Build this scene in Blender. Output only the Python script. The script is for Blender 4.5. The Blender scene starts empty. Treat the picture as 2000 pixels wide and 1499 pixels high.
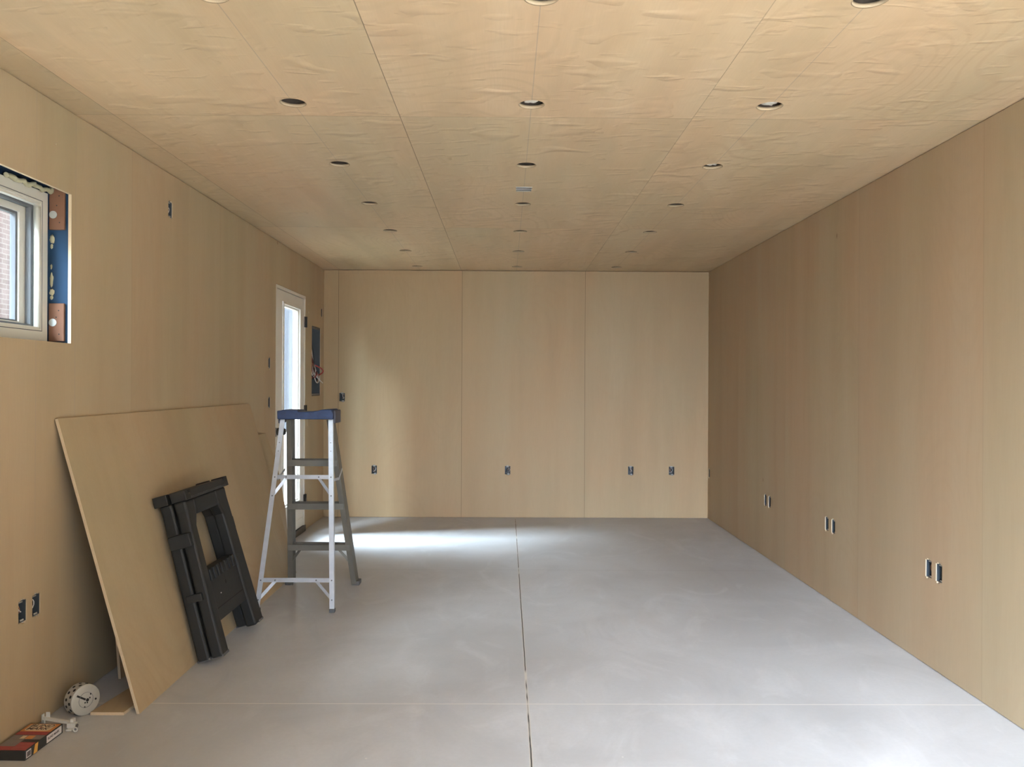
import bpy, bmesh, math, random
from mathutils import Vector, Matrix, noise
R = math.radians
C = bpy.context.scene.collection
random.seed(7)

# ------------------------------------------------------------------ room
XL, XR, YB, YF, H = -1.80, 1.995, 8.08, -.45, 2.44      # left, right, back, rear (behind camera), height

# ------------------------------------------------------------------ materials
def new_mat(name):
    m = bpy.data.materials.new(name); m.use_nodes = True
    nt = m.node_tree; b = nt.nodes['Principled BSDF']
    return m, nt, b

def flat(name, col, rough=.6, metal=0., vary=.0, scale=20., bump=0., spec=None):
    m, nt, b = new_mat(name)
    b.inputs['Roughness'].default_value = rough
    b.inputs['Metallic'].default_value = metal
    if spec is not None: b.inputs['Specular IOR Level'].default_value = spec
    tc = nt.nodes.new('ShaderNodeTexCoord')
    n = nt.nodes.new('ShaderNodeTexNoise'); n.inputs['Scale'].default_value = scale; n.inputs['Detail'].default_value = 5
    nt.links.new(tc.outputs['Object'], n.inputs['Vector'])
    mx = nt.nodes.new('ShaderNodeMix'); mx.data_type = 'RGBA'
    mx.inputs['A'].default_value = (*[c*(1-vary) for c in col], 1)
    mx.inputs['B'].default_value = (*[min(1, c*(1+vary)) for c in col], 1)
    nt.links.new(n.outputs['Fac'], mx.inputs['Factor'])
    nt.links.new(mx.outputs['Result'], b.inputs['Base Color'])
    if bump:
        bp = nt.nodes.new('ShaderNodeBump'); bp.inputs['Strength'].default_value = bump; bp.inputs['Distance'].default_value = .002
        nt.links.new(n.outputs['Fac'], bp.inputs['Height']); nt.links.new(bp.outputs['Normal'], b.inputs['Normal'])
    return m

def math_node(nt, op, a, b=None, clamp=False):
    n = nt.nodes.new('ShaderNodeMath'); n.operation = op; n.use_clamp = clamp
    for i, v in ((0, a), (1, b)):
        if v is None: continue
        if isinstance(v, (int, float)): n.inputs[i].default_value = v
        else: nt.links.new(v, n.inputs[i])
    return n.outputs[0]

def mixc(nt, fac, a, b, mode='MIX'):
    n = nt.nodes.new('ShaderNodeMix'); n.data_type = 'RGBA'; n.blend_type = mode
    for k, v in (('Factor', fac), ('A', a), ('B', b)):
        if isinstance(v, (int, float)): n.inputs[k].default_value = v
        elif isinstance(v, tuple): n.inputs[k].default_value = (*v, 1)
        else: nt.links.new(v, n.inputs[k])
    return n.outputs['Result']

def noise_tex(nt, vec, scale, detail=4, rough=.5, dist=0.):
    n = nt.nodes.new('ShaderNodeTexNoise')
    n.inputs['Scale'].default_value = scale; n.inputs['Detail'].default_value = detail
    n.inputs['Roughness'].default_value = rough; n.inputs['Distortion'].default_value = dist
    nt.links.new(vec, n.inputs['Vector']); return n.outputs['Fac']

def mapping(nt, vec, scale, loc=(0, 0, 0)):
    n = nt.nodes.new('ShaderNodeMapping'); n.inputs['Scale'].default_value = scale; n.inputs['Location'].default_value = loc
    nt.links.new(vec, n.inputs['Vector']); return n.outputs[0]

def remap(nt, v, a, b, c=0., d=1.):
    n = nt.nodes.new('ShaderNodeMapRange'); n.clamp = True
    nt.links.new(v, n.inputs['Value'])
    for k, x in (('From Min', a), ('From Max', b), ('To Min', c), ('To Max', d)): n.inputs[k].default_value = x
    return n.outputs[0]

def plywood(name, base, grain, across, seams=(), seams2=(), lines=(), ripple=.25, seam_dark=.75, tint=.5, cathedral=.35, gloss=.55, off=0., blotch=1., dents=False):
    """birch plywood: rotary veneer blotches + fine grain running along `grain` (0,1,2 = x,y,z), veneer strips across `across`.
    seams = joint positions on the `across` axis, seams2 = (axis, positions) of joints the other way, lines = faint pencil lines"""
    m, nt, b = new_mat(name)
    tc = nt.nodes.new('ShaderNodeTexCoord'); V = tc.outputs['Object']
    sep = nt.nodes.new('ShaderNodeSeparateXYZ'); nt.links.new(V, sep.inputs[0])
    ax = [sep.outputs[i] for i in range(3)]
    # panel id
    pid = None
    for s in seams:
        g = math_node(nt, 'GREATER_THAN', ax[across], s)
        pid = g if pid is None else math_node(nt, 'ADD', pid, g)
    if seams2:
        for s in seams2[1]:
            g = math_node(nt, 'MULTIPLY', math_node(nt, 'GREATER_THAN', ax[seams2[0]], s), 7.3)
            pid = g if pid is None else math_node(nt, 'ADD', pid, g)
    W = V
    if pid is not None:
        cmb = nt.nodes.new('ShaderNodeCombineXYZ')
        for i in range(3): nt.links.new(math_node(nt, 'MULTIPLY', pid, 3.17+i*1.7), cmb.inputs[i])
        add = nt.nodes.new('ShaderNodeVectorMath'); add.operation = 'ADD'
        nt.links.new(V, add.inputs[0]); nt.links.new(cmb.outputs[0], add.inputs[1]); W = add.outputs[0]
    sc = [1., 1., 1.]; sc[grain] = .35
    blot = noise_tex(nt, mapping(nt, W, tuple(sc), (off, off*.7, 0)), 1.5, 3, .45)
    sc2 = [1., 1., 1.]; sc2[grain] = .10
    strip = noise_tex(nt, mapping(nt, W, tuple(sc2)), 4.2, 3, .55)
    sc3 = [1., 1., 1.]; sc3[grain] = .05
    fine = noise_tex(nt, mapping(nt, W, tuple(sc3)), 150, 4, .6)
    pink = tuple(c*k for c, k in zip(base, (1.06, .955, .90)))
    olive = tuple(c*(1-.05*blotch)*k for c, k in zip(base, (.985, 1.02, .97)))
    pale = tuple(min(1, c*(1+.08*blotch)*k) for c, k in zip(base, (1., 1.02, 1.045)))
    col = mixc(nt, remap(nt, blot, .36, .62), olive, pink)
    col = mixc(nt, math_node(nt, 'MULTIPLY', remap(nt, strip, .38, .66), .55), col, pale)
    dk = tuple(c*(1-.10*blotch) for c in base)
    col = mixc(nt, math_node(nt, 'MULTIPLY', remap(nt, strip, .50, .30), .45), col, dk)
    # cathedral figure: contour rings of a smooth noise
    big = noise_tex(nt, mapping(nt, W, tuple(1.0 if i != grain else .55 for i in range(3)), (3.3, 1.2, .4)), 1.3, 1.2, .4)
    ring = math_node(nt, 'SINE', math_node(nt, 'MULTIPLY', big, 190.))
    mask = remap(nt, noise_tex(nt, mapping(nt, W, (1, 1, 1), (9, 2, 5)), .9, 2), .47, .60)
    rf = math_node(nt, 'MULTIPLY', remap(nt, ring, .35, 1.), math_node(nt, 'MULTIPLY', mask, cathedral))
    col = mixc(nt, rf, col, tuple(c*k for c, k in zip(base, (.86, .80, .74))))
    col = mixc(nt, remap(nt, fine, .30, .75, .0, .22), col, tuple(c*k for c, k in zip(base, (.78, .73, .68))))
    # small pin knots
    vo = nt.nodes.new('ShaderNodeTexVoronoi'); vo.inputs['Scale'].default_value = 1.35; vo.inputs['Randomness'].default_value = 1
    nt.links.new(mapping(nt, W, tuple(1. if i != grain else .6 for i in range(3)), (off, 4.1, 1.7)), vo.inputs['Vector'])
    kn = remap(nt, vo.outputs['Distance'], .018, .008, 0, .75)
    col = mixc(nt, kn, col, (.20, .11, .06))
    def line(axis, pos, w, fac, c):
        nonlocal col
        d = math_node(nt, 'ABSOLUTE', math_node(nt, 'SUBTRACT', ax[axis], pos))
        col = mixc(nt, remap(nt, d, w, w*.45, 0, fac), col, c)
    if pid is not None:
        wn = nt.nodes.new('ShaderNodeTexWhiteNoise'); wn.noise_dimensions = '1D'; nt.links.new(pid, wn.inputs['W'])
        col = mixc(nt, remap(nt, wn.outputs['Value'], 0, 1, 0, .30*tint), col, tuple(c*.80 for c in base))
    for i, s in enumerate(seams): line(across, s, .0022, seam_dark[i] if isinstance(seam_dark, tuple) else seam_dark, (.10, .065, .035))
    if seams2:
        for s in seams2[1]: line(seams2[0], s, .0030, .38, (.14, .09, .05))
    for s in lines: line(across, s, .0024, .42, (.30, .25, .22))
    nt.links.new(col, b.inputs['Base Color'])
    nt.links.new(remap(nt, blot, .3, .7, gloss-.06, gloss+.08), b.inputs['Roughness'])
    b.inputs['Specular IOR Level'].default_value = .35
    if ripple:
        r1 = noise_tex(nt, mapping(nt, W, tuple(1.0 if i != grain else (.8 if dents else .40) for i in range(3)), (1.5, 7, 2)), 1.5 if dents else 2.6, 1.5 if dents else 2.0, .4, .3)
        if dents:                                         # shallow isolated dents and creases that catch the raking light
            r2 = math_node(nt, 'MULTIPLY', remap(nt, noise_tex(nt, mapping(nt, W, (.75, 1.15, 1), (6, 1, 3)), 7.0, 1.2, .5, .3), .57, .84), .22)
            r3 = math_node(nt, 'MULTIPLY', remap(nt, noise_tex(nt, mapping(nt, W, (.6, 1.3, 1), (2, 8, 3)), 13., 1.5, .5, .5), .60, .82), .09)
            hgt = math_node(nt, 'ADD', math_node(nt, 'ADD', math_node(nt, 'MULTIPLY', r1, .9), r2), r3)
        else:
            hgt = r1
        bp = nt.nodes.new('ShaderNodeBump'); bp.inputs['Strength'].default_value = 1.0; bp.inputs['Distance'].default_value = ripple*.10
        nt.links.new(hgt, bp.inputs['Height']); nt.links.new(bp.outputs['Normal'], b.inputs['Normal'])
    return m

PB = (.60, .43, .265)
M = {}
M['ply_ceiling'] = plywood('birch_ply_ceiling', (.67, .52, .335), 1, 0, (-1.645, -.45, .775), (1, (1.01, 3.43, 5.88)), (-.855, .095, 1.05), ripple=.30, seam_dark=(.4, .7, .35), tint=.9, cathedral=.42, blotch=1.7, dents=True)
M['ply_back'] = plywood('birch_ply_back', (.390, .283, .163), 2, 0, (-1.655, -.439, .775), (), (), ripple=.03, seam_dark=.9, tint=.3, cathedral=.10)
M['ply_right'] = plywood('birch_ply_right', (.42, .32, .205), 2, 1, (.99, 2.20, 3.415, 4.625, 5.85, 7.04), (), (), ripple=.03, seam_dark=.22, tint=.75, cathedral=.10)
M['ply_left'] = plywood('birch_ply_left', (.41, .325, .21), 2, 1, (1.51, 2.73, 3.945, 5.16), (), (3.145, 3.43), ripple=.03, seam_dark=.22, tint=.5, off=5, cathedral=.10)
M['ply_sheet'] = plywood('birch_ply_sheet', (.40, .31, .195), 2, 1, (), (), (), ripple=.05, cathedral=.25, off=2)

def ply_edge_mat():
    m, nt, b = new_mat('plywood_edge')
    tc = nt.nodes.new('ShaderNodeTexCoord')
    n = noise_tex(nt, mapping(nt, tc.outputs['Object'], (60, 60, 60)), 6, 3)
    col = mixc(nt, n, (.62, .50, .34), (.46, .35, .23))
    nt.links.new(col, b.inputs['Base Color']); b.inputs['Roughness'].default_value = .8
    return m
M['edge'] = ply_edge_mat()

def concrete(name, base, joints_x=(), joints_y=(), rough=.42):
    m, nt, b = new_mat(name)
    tc = nt.nodes.new('ShaderNodeTexCoord'); V = tc.outputs['Object']
    sep = nt.nodes.new('ShaderNodeSeparateXYZ'); nt.links.new(V, sep.inputs[0])
    a = noise_tex(nt, mapping(nt, V, (1, 1.25, 1)), 1.1, 6, .58, .8)
    c = noise_tex(nt, mapping(nt, V, (1, .55, 1), (4, 2, 0)), 2.8, 7, .62, 1.6)
    f = noise_tex(nt, V, 55, 5, .6)
    dk = tuple(x*.88 for x in base); lt = tuple(min(1, x*1.08) for x in base)
    col = mixc(nt, remap(nt, a, .36, .64), dk, lt)
    col = mixc(nt, remap(nt, c, .53, .74, 0, .55), col, tuple(x*1.25 for x in base))
    col = mixc(nt, remap(nt, c, .44, .26, 0, .40), col, tuple(x*.76 for x in base))
    col = mixc(nt, remap(nt, f, .35, .7, 0, .16), col, tuple(x*.75 for x in base))
    # specks of dust and plaster
    vo = nt.nodes.new('ShaderNodeTexVoronoi'); vo.inputs['Scale'].default_value = 3.2
    nt.links.new(V, vo.inputs['Vector'])
    col = mixc(nt, remap(nt, vo.outputs['Distance'], .017, .010, 0, .55), col, (.75, .72, .66))
    wob = math_node(nt, 'MULTIPLY', math_node(nt, 'SUBTRACT', noise_tex(nt, V, 9, 3), .5), .004)
    for axis, lst, dark in ((0, joints_x, True), (1, joints_y, False)):
        for s in lst:
            d = math_node(nt, 'ABSOLUTE', math_node(nt, 'SUBTRACT', math_node(nt, 'ADD', sep.outputs[axis], wob), s))
            if dark:
                col = mixc(nt, remap(nt, d, .007, .0045, 0, .75), col, (.62, .58, .50))
                gapn = remap(nt, noise_tex(nt, mapping(nt, V, (1, .6, 1)), 5.5, 2), .38, .50, 0, .95)
                col = mixc(nt, math_node(nt, 'MULTIPLY', remap(nt, d, .0036, .0022), gapn), col, (.035, .032, .03))
            else:
                col = mixc(nt, remap(nt, d, .0045, .0025, 0, .8 if s < 4 else .25), col, (.66, .63, .58) if s < 4 else (.12, .12, .115))
    nt.links.new(col, b.inputs['Base Color'])
    nt.links.new(remap(nt, a, .3, .7, rough-.06, rough+.12), b.inputs['Roughness'])
    b.inputs['Specular IOR Level'].default_value = .45
    bp = nt.nodes.new('ShaderNodeBump'); bp.inputs['Strength'].default_value = .25; bp.inputs['Distance'].default_value = .002
    nt.links.new(c, bp.inputs['Height']); nt.links.new(bp.outputs['Normal'], b.inputs['Normal'])
    return m
M['floor'] = concrete('polished_concrete', (.47, .475, .48), (.094,), (3.385, 5.82))
M['ground'] = concrete('driveway_concrete', (.70, .63, .525), (), (), .8)

def brick_mat():
    m, nt, b = new_mat('pale_brick')
    tc = nt.nodes.new('ShaderNodeTexCoord')
    sep = nt.nodes.new('ShaderNodeSeparateXYZ'); nt.links.new(tc.outputs['Object'], sep.inputs[0])
    cb = nt.nodes.new('ShaderNodeCombineXYZ')
    nt.links.new(sep.outputs[1], cb.inputs[0]); nt.links.new(sep.outputs[2], cb.inputs[1])
    br = nt.nodes.new('ShaderNodeTexBrick'); nt.links.new(cb.outputs[0], br.inputs['Vector'])
    br.inputs['Scale'].default_value = 1; br.inputs['Brick Width'].default_value = .215; br.inputs['Row Height'].default_value = .075
    br.inputs['Mortar Size'].default_value = .007
    br.inputs['Color1'].default_value = (.21, .155, .15, 1); br.inputs['Color2'].default_value = (.165, .12, .115, 1)
    br.inputs['Mortar'].default_value = (.27, .235, .225, 1)
    nt.links.new(br.outputs['Color'], b.inputs['Base Color']); b.inputs['Roughness'].default_value = .9
    return m
M['brick'] = brick_mat()

def siding_mat():
    m, nt, b = new_mat('blue_grey_siding')
    tc = nt.nodes.new('ShaderNodeTexCoord')
    w = nt.nodes.new('ShaderNodeTexWave'); w.bands_direction = 'X'; w.inputs['Scale'].default_value = 2.4
    nt.links.new(tc.outputs['Object'], w.inputs['Vector'])
    nt.links.new(mixc(nt, w.outputs['Fac'], (.007, .009, .0145), (.011, .0135, .020)), b.inputs['Base Color'])
    b.inputs['Roughness'].default_value = .8
    return m
M['siding'] = siding_mat()

M['white'] = flat('white_vinyl', (.74, .74, .68), .35, vary=.03)
M['door_white'] = flat('painted_door_white', (.76, .73, .66), .38, vary=.03)
M['gasket'] = flat('dark_gasket', (.10, .11, .12), .6, vary=.1)
M['blue'] = flat('blue_membrane', (.006, .032, .075), .85, vary=.25, scale=9)
M['wood'] = flat('fir_block', (.14, .062, .032), .8, vary=.22, scale=14)
M['foam'] = flat('spray_foam', (.45, .42, .28), .8, vary=.25, scale=40)
M['plate'] = flat('galvanised_nail_plate', (.38, .40, .38), .5, metal=.4, vary=.15)
M['black'] = flat('black_metal', (.022, .020, .018), .45, vary=.2)
M['steel'] = flat('galvanised_steel', (.20, .21, .22), .42, metal=.75, vary=.3, scale=30)
M['darkbox'] = flat('dark_plastic_box', (.035, .045, .055), .5, vary=.25, scale=30)
M['darkpanel'] = flat('dark_grey_enamel', (.045, .052, .058), .5, vary=.2, scale=8)
M['alu'] = flat('worn_aluminium', (.50, .52, .55), .42, metal=.45, vary=.16, scale=26, bump=.3)
M['alu_shaded'] = flat('shaded_aluminium', (.135, .126, .105), .50, metal=.2, vary=.14, scale=22)  # far ladder section: its shade is put into a darker aluminium colour
M['rivet'] = flat('steel_rivet', (.16, .16, .16), .4, metal=.8)
M['rubber'] = flat('grey_rubber', (.10, .10, .10), .8, vary=.2)
M['bluecap'] = flat('scuffed_blue_plastic', (.013, .030, .088), .55, vary=.6, scale=30, bump=.3)
M['capend'] = flat('scuffed_grey_blue_plastic', (.045, .048, .070), .55, vary=.3, scale=30)
M['plastic'] = flat('black_plastic', (.0065, .0068, .0062), .60, vary=.25, scale=20, bump=.2)
M['plastic2'] = flat('black_plastic_worn', (.011, .0112, .0105), .65, vary=.35, scale=45, bump=.3)
M['wh_wire'] = flat('white_wire', (.70, .68, .66), .5)
M['rd_wire'] = flat('red_wire', (.33, .04, .035), .5)
M['bk_wire'] = flat('black_wire', (.02, .02, .02), .5)
M['cu_wire'] = flat('copper_wire', (.42, .22, .13), .4, metal=.6)
M['pale_metal'] = flat('pale_zinc', (.40, .39, .35), .5, metal=.2, vary=.12, scale=40)
M['bright_zinc'] = flat('bright_zinc', (.66, .66, .62), .45, metal=.1, vary=.08, scale=40)
M['insul'] = flat('white_insulation', (.80, .79, .72), .95, vary=.2, scale=60, bump=.8)
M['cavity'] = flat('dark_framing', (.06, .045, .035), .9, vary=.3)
M['hole'] = flat('dark_opening', (.012, .011, .010), .9)
M['box_black'] = flat('box_black_card', (.022, .024, .024), .5, vary=.1)
M['box_pink'] = flat('box_pink_print', (.42, .13, .12), .5)
M['box_red'] = flat('box_red_print', (.33, .045, .05), .5, vary=.25, scale=60)
M['box_orange'] = flat('box_orange_print', (.60, .24, .07), .5, vary=.08)
M['box_cream'] = flat('box_cream_print', (.66, .54, .36), .5, vary=.05)
M['box_yellow'] = flat('box_yellow_print', (.68, .36, .07), .5, vary=.05)
M['box_grey'] = flat('box_grey_print', (.20, .18, .17), .5, vary=.2, scale=50)
M['paper'] = flat('label_paper', (.66, .62, .62), .6, vary=.05)
M['ink'] = flat('label_ink', (.06, .04, .04), .6)

def glass_mat():
    m, nt, b = new_mat('clear_glass')
    nt.nodes.remove(b)
    out = nt.nodes['Material Output']
    tr = nt.nodes.new('ShaderNodeBsdfTransparent'); tr.inputs['Color'].default_value = (.93, .96, .95, 1)
    gl = nt.nodes.new('ShaderNodeBsdfGlossy'); gl.inputs['Roughness'].default_value = .02
    lw = nt.nodes.new('ShaderNodeLayerWeight'); lw.inputs['Blend'].default_value = .5
    fr = math_node(nt, 'ADD', math_node(nt, 'MULTIPLY', math_node(nt, 'POWER', lw.outputs['Facing'], 5.), .55), .03)
    mx = nt.nodes.new('ShaderNodeMixShader')
    nt.links.new(fr, mx.inputs[0]); nt.links.new(tr.outputs[0], mx.inputs[1]); nt.links.new(gl.outputs[0], mx.inputs[2])
    nt.links.new(mx.outputs[0], out.inputs['Surface'])
    return m
M['glass'] = glass_mat()

# ------------------------------------------------------------------ mesh helpers
class MB:
    def __init__(s, mat=None): s.bm = bmesh.new(); s.M = mat or Matrix.Identity(4); s.mi = 0
    def _v(s, p): return s.bm.verts.new(s.M @ Vector(p))
    def poly(s, pts):
        f = s.bm.faces.new([s._v(p) for p in pts]); f.material_index = s.mi; return f
    def hexa(s, a, b):
        """a, b: two rings of n points"""
        va = [s._v(p) for p in a]; vb = [s._v(p) for p in b]; n = len(va)
        fs = [s.bm.faces.new(va[::-1]), s.bm.faces.new(vb)]
        for i in range(n): fs.append(s.bm.faces.new([va[i], va[(i+1) % n], vb[(i+1) % n], vb[i]]))
        for f in fs: f.material_index = s.mi
        return s
    def box(s, x0, x1, y0, y1, z0, z1):
        return s.hexa([(x0, y0, z0), (x1, y0, z0), (x1, y1, z0), (x0, y1, z0)], [(x0, y0, z1), (x1, y0, z1), (x1, y1, z1), (x0, y1, z1)])
    def prism(s, pts, axis, a, b):
        """outline pts (2-D) extruded along axis from a to b"""
        def P(p, t):
            q = list(p); q.insert(axis, t); return tuple(q)
        return s.hexa([P(p, a) for p in pts], [P(p, b) for p in pts])
    def ring(s, outer, inner, axis, a, b):
        """frame: outer rect minus inner rect (u0,u1,v0,v1), extruded"""
        o = [(outer[0], outer[2]), (outer[1], outer[2]), (outer[1], outer[3]), (outer[0], outer[3])]
        i = [(inner[0], inner[2]), (inner[1], inner[2]), (inner[1], inner[3]), (inner[0], inner[3])]
        return s.loopring(o, i, axis, a, b)
    def loopring(s, o, i, axis, a, b):
        def P(p, t):
            q = list(p); q.insert(axis, t); return tuple(q)
        n = len(o)
        V = [[s._v(P(p, t)) for p in L] for L in (o, i) for t in (a, b)]  # oa ob ia ib
        oa, ob, ia, ib = V
        for k in range(n):
            j = (k+1) % n
            for q in ((oa[k], oa[j], ob[j], ob[k]), (ia[j], ia[k], ib[k], ib[j]), (oa[j], oa[k], ia[k], ia[j]), (ob[k], ob[j], ib[j], ib[k])):
                f = s.bm.faces.new(q); f.material_index = s.mi
        return s
    def bar(s, p, q, w, t, up=(0, 0, 1)):
        """rectangular bar from p to q, w = width across (perp. to up), t = thickness along up"""
        p, q = Vector(p), Vector(q); d = (q-p).normalized(); up = Vector(up)
        sx = d.cross(up).normalized(); u = sx.cross(d).normalized()
        c = [(-w/2, -t/2), (w/2, -t/2), (w/2, t/2), (-w/2, t/2)]
        return s.hexa([tuple(p+sx*a+u*b) for a, b in c], [tuple(q+sx*a+u*b) for a, b in c])
    def tube(s, pts, r, n=8, closed=False):
        pts = [Vector(p) for p in pts]; rings = []
        prev = None
        for i, p in enumerate(pts):
            a = pts[i-1] if i or closed else p; b = pts[(i+1) % len(pts)] if i < len(pts)-1 or closed else p
            d = (b-a).normalized()
            ref = prev if prev is not None else (Vector((0, 0, 1)) if abs(d.z) < .9 else Vector((1, 0, 0)))
            x = (ref - d*ref.dot(d)).normalized(); prev = x; y = d.cross(x)
            rings.append([s._v(tuple(p+x*math.cos(k*2*math.pi/n)*r+y*math.sin(k*2*math.pi/n)*r)) for k in range(n)])
        m = len(rings)
        for i in range(m if closed else m-1):
            A, B = rings[i], rings[(i+1) % m]
            for k in range(n):
                f = s.bm.faces.new([A[k], A[(k+1) % n], B[(k+1) % n], B[k]]); f.material_index = s.mi; f.smooth = True
        if not closed:
            s.bm.faces.new(rings[0][::-1]).material_index = s.mi; s.bm.faces.new(rings[-1]).material_index = s.mi
        return s
    def disc(s, c, axis, r, h, n=24):
        c = Vector(c); d = Vector(axis).normalized()
        return s.tube([c, c+d*h], r, n)
    def lathe(s, prof, n=32):
        """prof: (r, z) list, about local z"""
        rings = []
        for r, z in prof:
            rings.append([s._v((r*math.cos(k*2*math.pi/n), r*math.sin(k*2*math.pi/n), z)) for k in range(n)] if r > 1e-6 else [s._v((0, 0, z))])
        for A, B in zip(rings, rings[1:]):
            for k in range(n):
                j = (k+1) % n
                if len(A) == 1 and len(B) == 1: continue
                vs = [A[0], B[k], B[j]] if len(A) == 1 else ([A[k], A[j], B[0]] if len(B) == 1 else [A[k], A[j], B[j], B[k]])
                f = s.bm.faces.new(vs); f.material_index = s.mi; f.smooth = True
        return s
    def build(s, name, mats, parent=None, bevel=0., loc=None, smooth=False, recalc=True):
        if recalc: bmesh.ops.recalc_face_normals(s.bm, faces=s.bm.faces)
        me = bpy.data.meshes.new(name)
        if loc is not None: bmesh.ops.translate(s.bm, verts=s.bm.verts, vec=-Vector(loc))
        s.bm.to_mesh(me); s.bm.free()
        for m_ in (mats if isinstance(mats, (list, tuple)) else [mats]): me.materials.append(m_)
        o = bpy.data.objects.new(name, me); C.objects.link(o)
        if loc is not None: o.location = loc
        if parent: o.parent = parent
        if smooth:
            for p in me.polygons: p.use_smooth = True
        if bevel:
            bv = o.modifiers.new('bevel', 'BEVEL'); bv.width = bevel; bv.segments = 2; bv.limit_method = 'ANGLE'
        return o

def tag(o, label, cat, group=None):
    o['label'] = label; o['category'] = cat
    if group: o['group'] = group
    return o
def thing(name, label, cat, loc=(0, 0, 0), rot=(0, 0, 0), group=None):
    o = bpy.data.objects.new(name, None); C.objects.link(o); o.location = loc; o.rotation_euler = rot
    o.empty_display_size = .05
    return tag(o, label, cat, group)
def struct(o):
    o['kind'] = 'structure'; return o
def copy_tree(o, parent=None):
    c = o.copy(); C.objects.link(c); c.parent = parent
    for ch in list(o.children): copy_tree(ch, c)
    return c

def cut(o, cutter_mb):
    """cut the cutter's volume out of o (the cutter is discarded afterwards)"""
    c = cutter_mb.build('cutter', M['edge'])
    md = o.modifiers.new('cut', 'BOOLEAN'); md.operation = 'DIFFERENCE'; md.solver = 'EXACT'; md.object = c
    dg = bpy.context.evaluated_depsgraph_get()
    me = bpy.data.meshes.new_from_object(o.evaluated_get(dg))
    o.modifiers.clear(); old = o.data; o.data = me; bpy.data.meshes.remove(old)
    cm = c.data; bpy.data.objects.remove(c); bpy.data.meshes.remove(cm)

def edge_faces(o, axis, edge_mat):
    """faces that do not face along `axis` are sawn plywood edges"""
    me = o.data
    if edge_mat.name not in [m.name for m in me.materials if m]: me.materials.append(edge_mat)
    idx = [m.name if m else '' for m in me.materials].index(edge_mat.name)
    for p in me.polygons:
        p.material_index = idx if abs(p.normal[axis]) < .5 else 0

# ------------------------------------------------------------------ outlet positions
# (label key, wall, along, z)
BW, BH = .054, .082
left_boxes = [(4.392, 2.247), (6.235, 1.472), (6.235, 1.171), (7.985, 2.005), (3.068, .466), (3.157, .466)]
back_boxes = [(-1.618, 1.183), (-1.298, .469), (.016, .469), (1.232, .469), (1.636, .469)]
right_boxes = [(8.03, .452), (6.285, .437), (6.185, .437), (5.078, .462), (4.976, .462), (3.850, .460), (3.757, .460)]

def box_outline(a, z, w=BW, h=BH, ear=.011):
    """cut-out with a little notch for the ear at top right and bottom left"""
    x0, x1, z0, z1 = a-w/2, a+w/2, z-h/2, z+h/2
    return [(x0, z0), (a-.004, z0), (a-.004, z0-ear*.7), (x1-.008, z0-ear*.7), (x1-.008, z0), (x1, z0), (x1, z1),
            (a+.012, z1), (a+.012, z1+ear*.6), (a-.014, z1+ear*.6), (a-.014, z1), (x0, z1)]

# ------------------------------------------------------------------ setting
T = .013
# window and door openings in the left wall
WY0, WY1, WZ0, WZ1 = 2.16, 3.397, 1.482, 2.098
DY0, DY1, DZ1 = 6.402, 7.346, 2.098
PY0, PY1, PZ0, PZ1 = 7.585, 7.935, 1.199, 1.852

w = MB().box(XL-T, XL, YF, YB+.1, .003, H-.004).build('wall_left', M['ply_left'])
k = MB()
k.box(XL-.1, XL+.1, WY0, WY1, WZ0, WZ1)
k.box(XL-.1, XL+.1, DY0, DY1, -.1, DZ1)
k.box(XL-.1, XL+.1, PY0, PY1, PZ0, PZ1)
for a, z in left_boxes:
    k.prism(box_outline(a, z), 0, XL-.1, XL+.1)
k.box(XL-.1, XL+.1, 7.448, 7.462, .930, 1.010)      # slot hidden partly by the ladder cap
k.box(XL-.1, XL+.1, 7.455, 7.468, 2.030, 2.044)
k.box(XL-.1, XL+.1, 7.455, 7.470, 1.955, 1.972)
k.box(XL-.1, XL+.1, 3.273, 3.282, 2.268, 2.276)
cut(w, k); edge_faces(w, 0, M['edge']); struct(w)

w = MB().box(XL-.118, XR+.118, YB, YB+T, .003, H-.005).build('wall_back', M['ply_back'])
k = MB()
for a, z in back_boxes: k.prism(box_outline(a, z), 1, YB-.1, YB+.1)
cut(w, k); edge_faces(w, 1, M['edge']); struct(w)

w = MB().box(XR, XR+T, YF, YB+.1, .003, H-.004).build('wall_right', M['ply_right'])
k = MB()
for a, z in right_boxes: k.prism(box_outline(a, z), 0, XR-.1, XR+.1)
cut(w, k); edge_faces(w, 0, M['edge']); struct(w)

# outer shells of the walls (sheathing); cavity between
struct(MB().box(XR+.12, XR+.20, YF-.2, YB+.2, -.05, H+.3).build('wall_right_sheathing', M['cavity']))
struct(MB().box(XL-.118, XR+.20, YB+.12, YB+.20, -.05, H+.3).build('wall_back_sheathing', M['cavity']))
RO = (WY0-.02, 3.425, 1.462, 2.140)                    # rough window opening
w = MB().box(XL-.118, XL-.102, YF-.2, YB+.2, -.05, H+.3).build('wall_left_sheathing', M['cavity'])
k = MB(); k.box(XL-.4, XL+.0, RO[0], RO[1], RO[2], RO[3]); k.box(XL-.4, XL+.0, DY0, DY1, -.2, DZ1)
cut(w, k); struct(w)

# rear wall behind the camera with the wide opening the daylight comes through
OX0, OX1, OZ1 = .0, 1.92, 2.38
w = MB().box(XL-.2, XR+.2, YF-.12, YF, -.05, H+.3).build('wall_rear', M['ply_back'])
k = MB(); k.box(OX0, OX1, YF-.3, YF+.2, -.02, OZ1); cut(w, k); struct(w)

# floor
f = MB(); f.box(XL-.14, XR+.2, YF-.12, YB+.2, -.12, 0); struct(f.build('floor', M['floor']))

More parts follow.
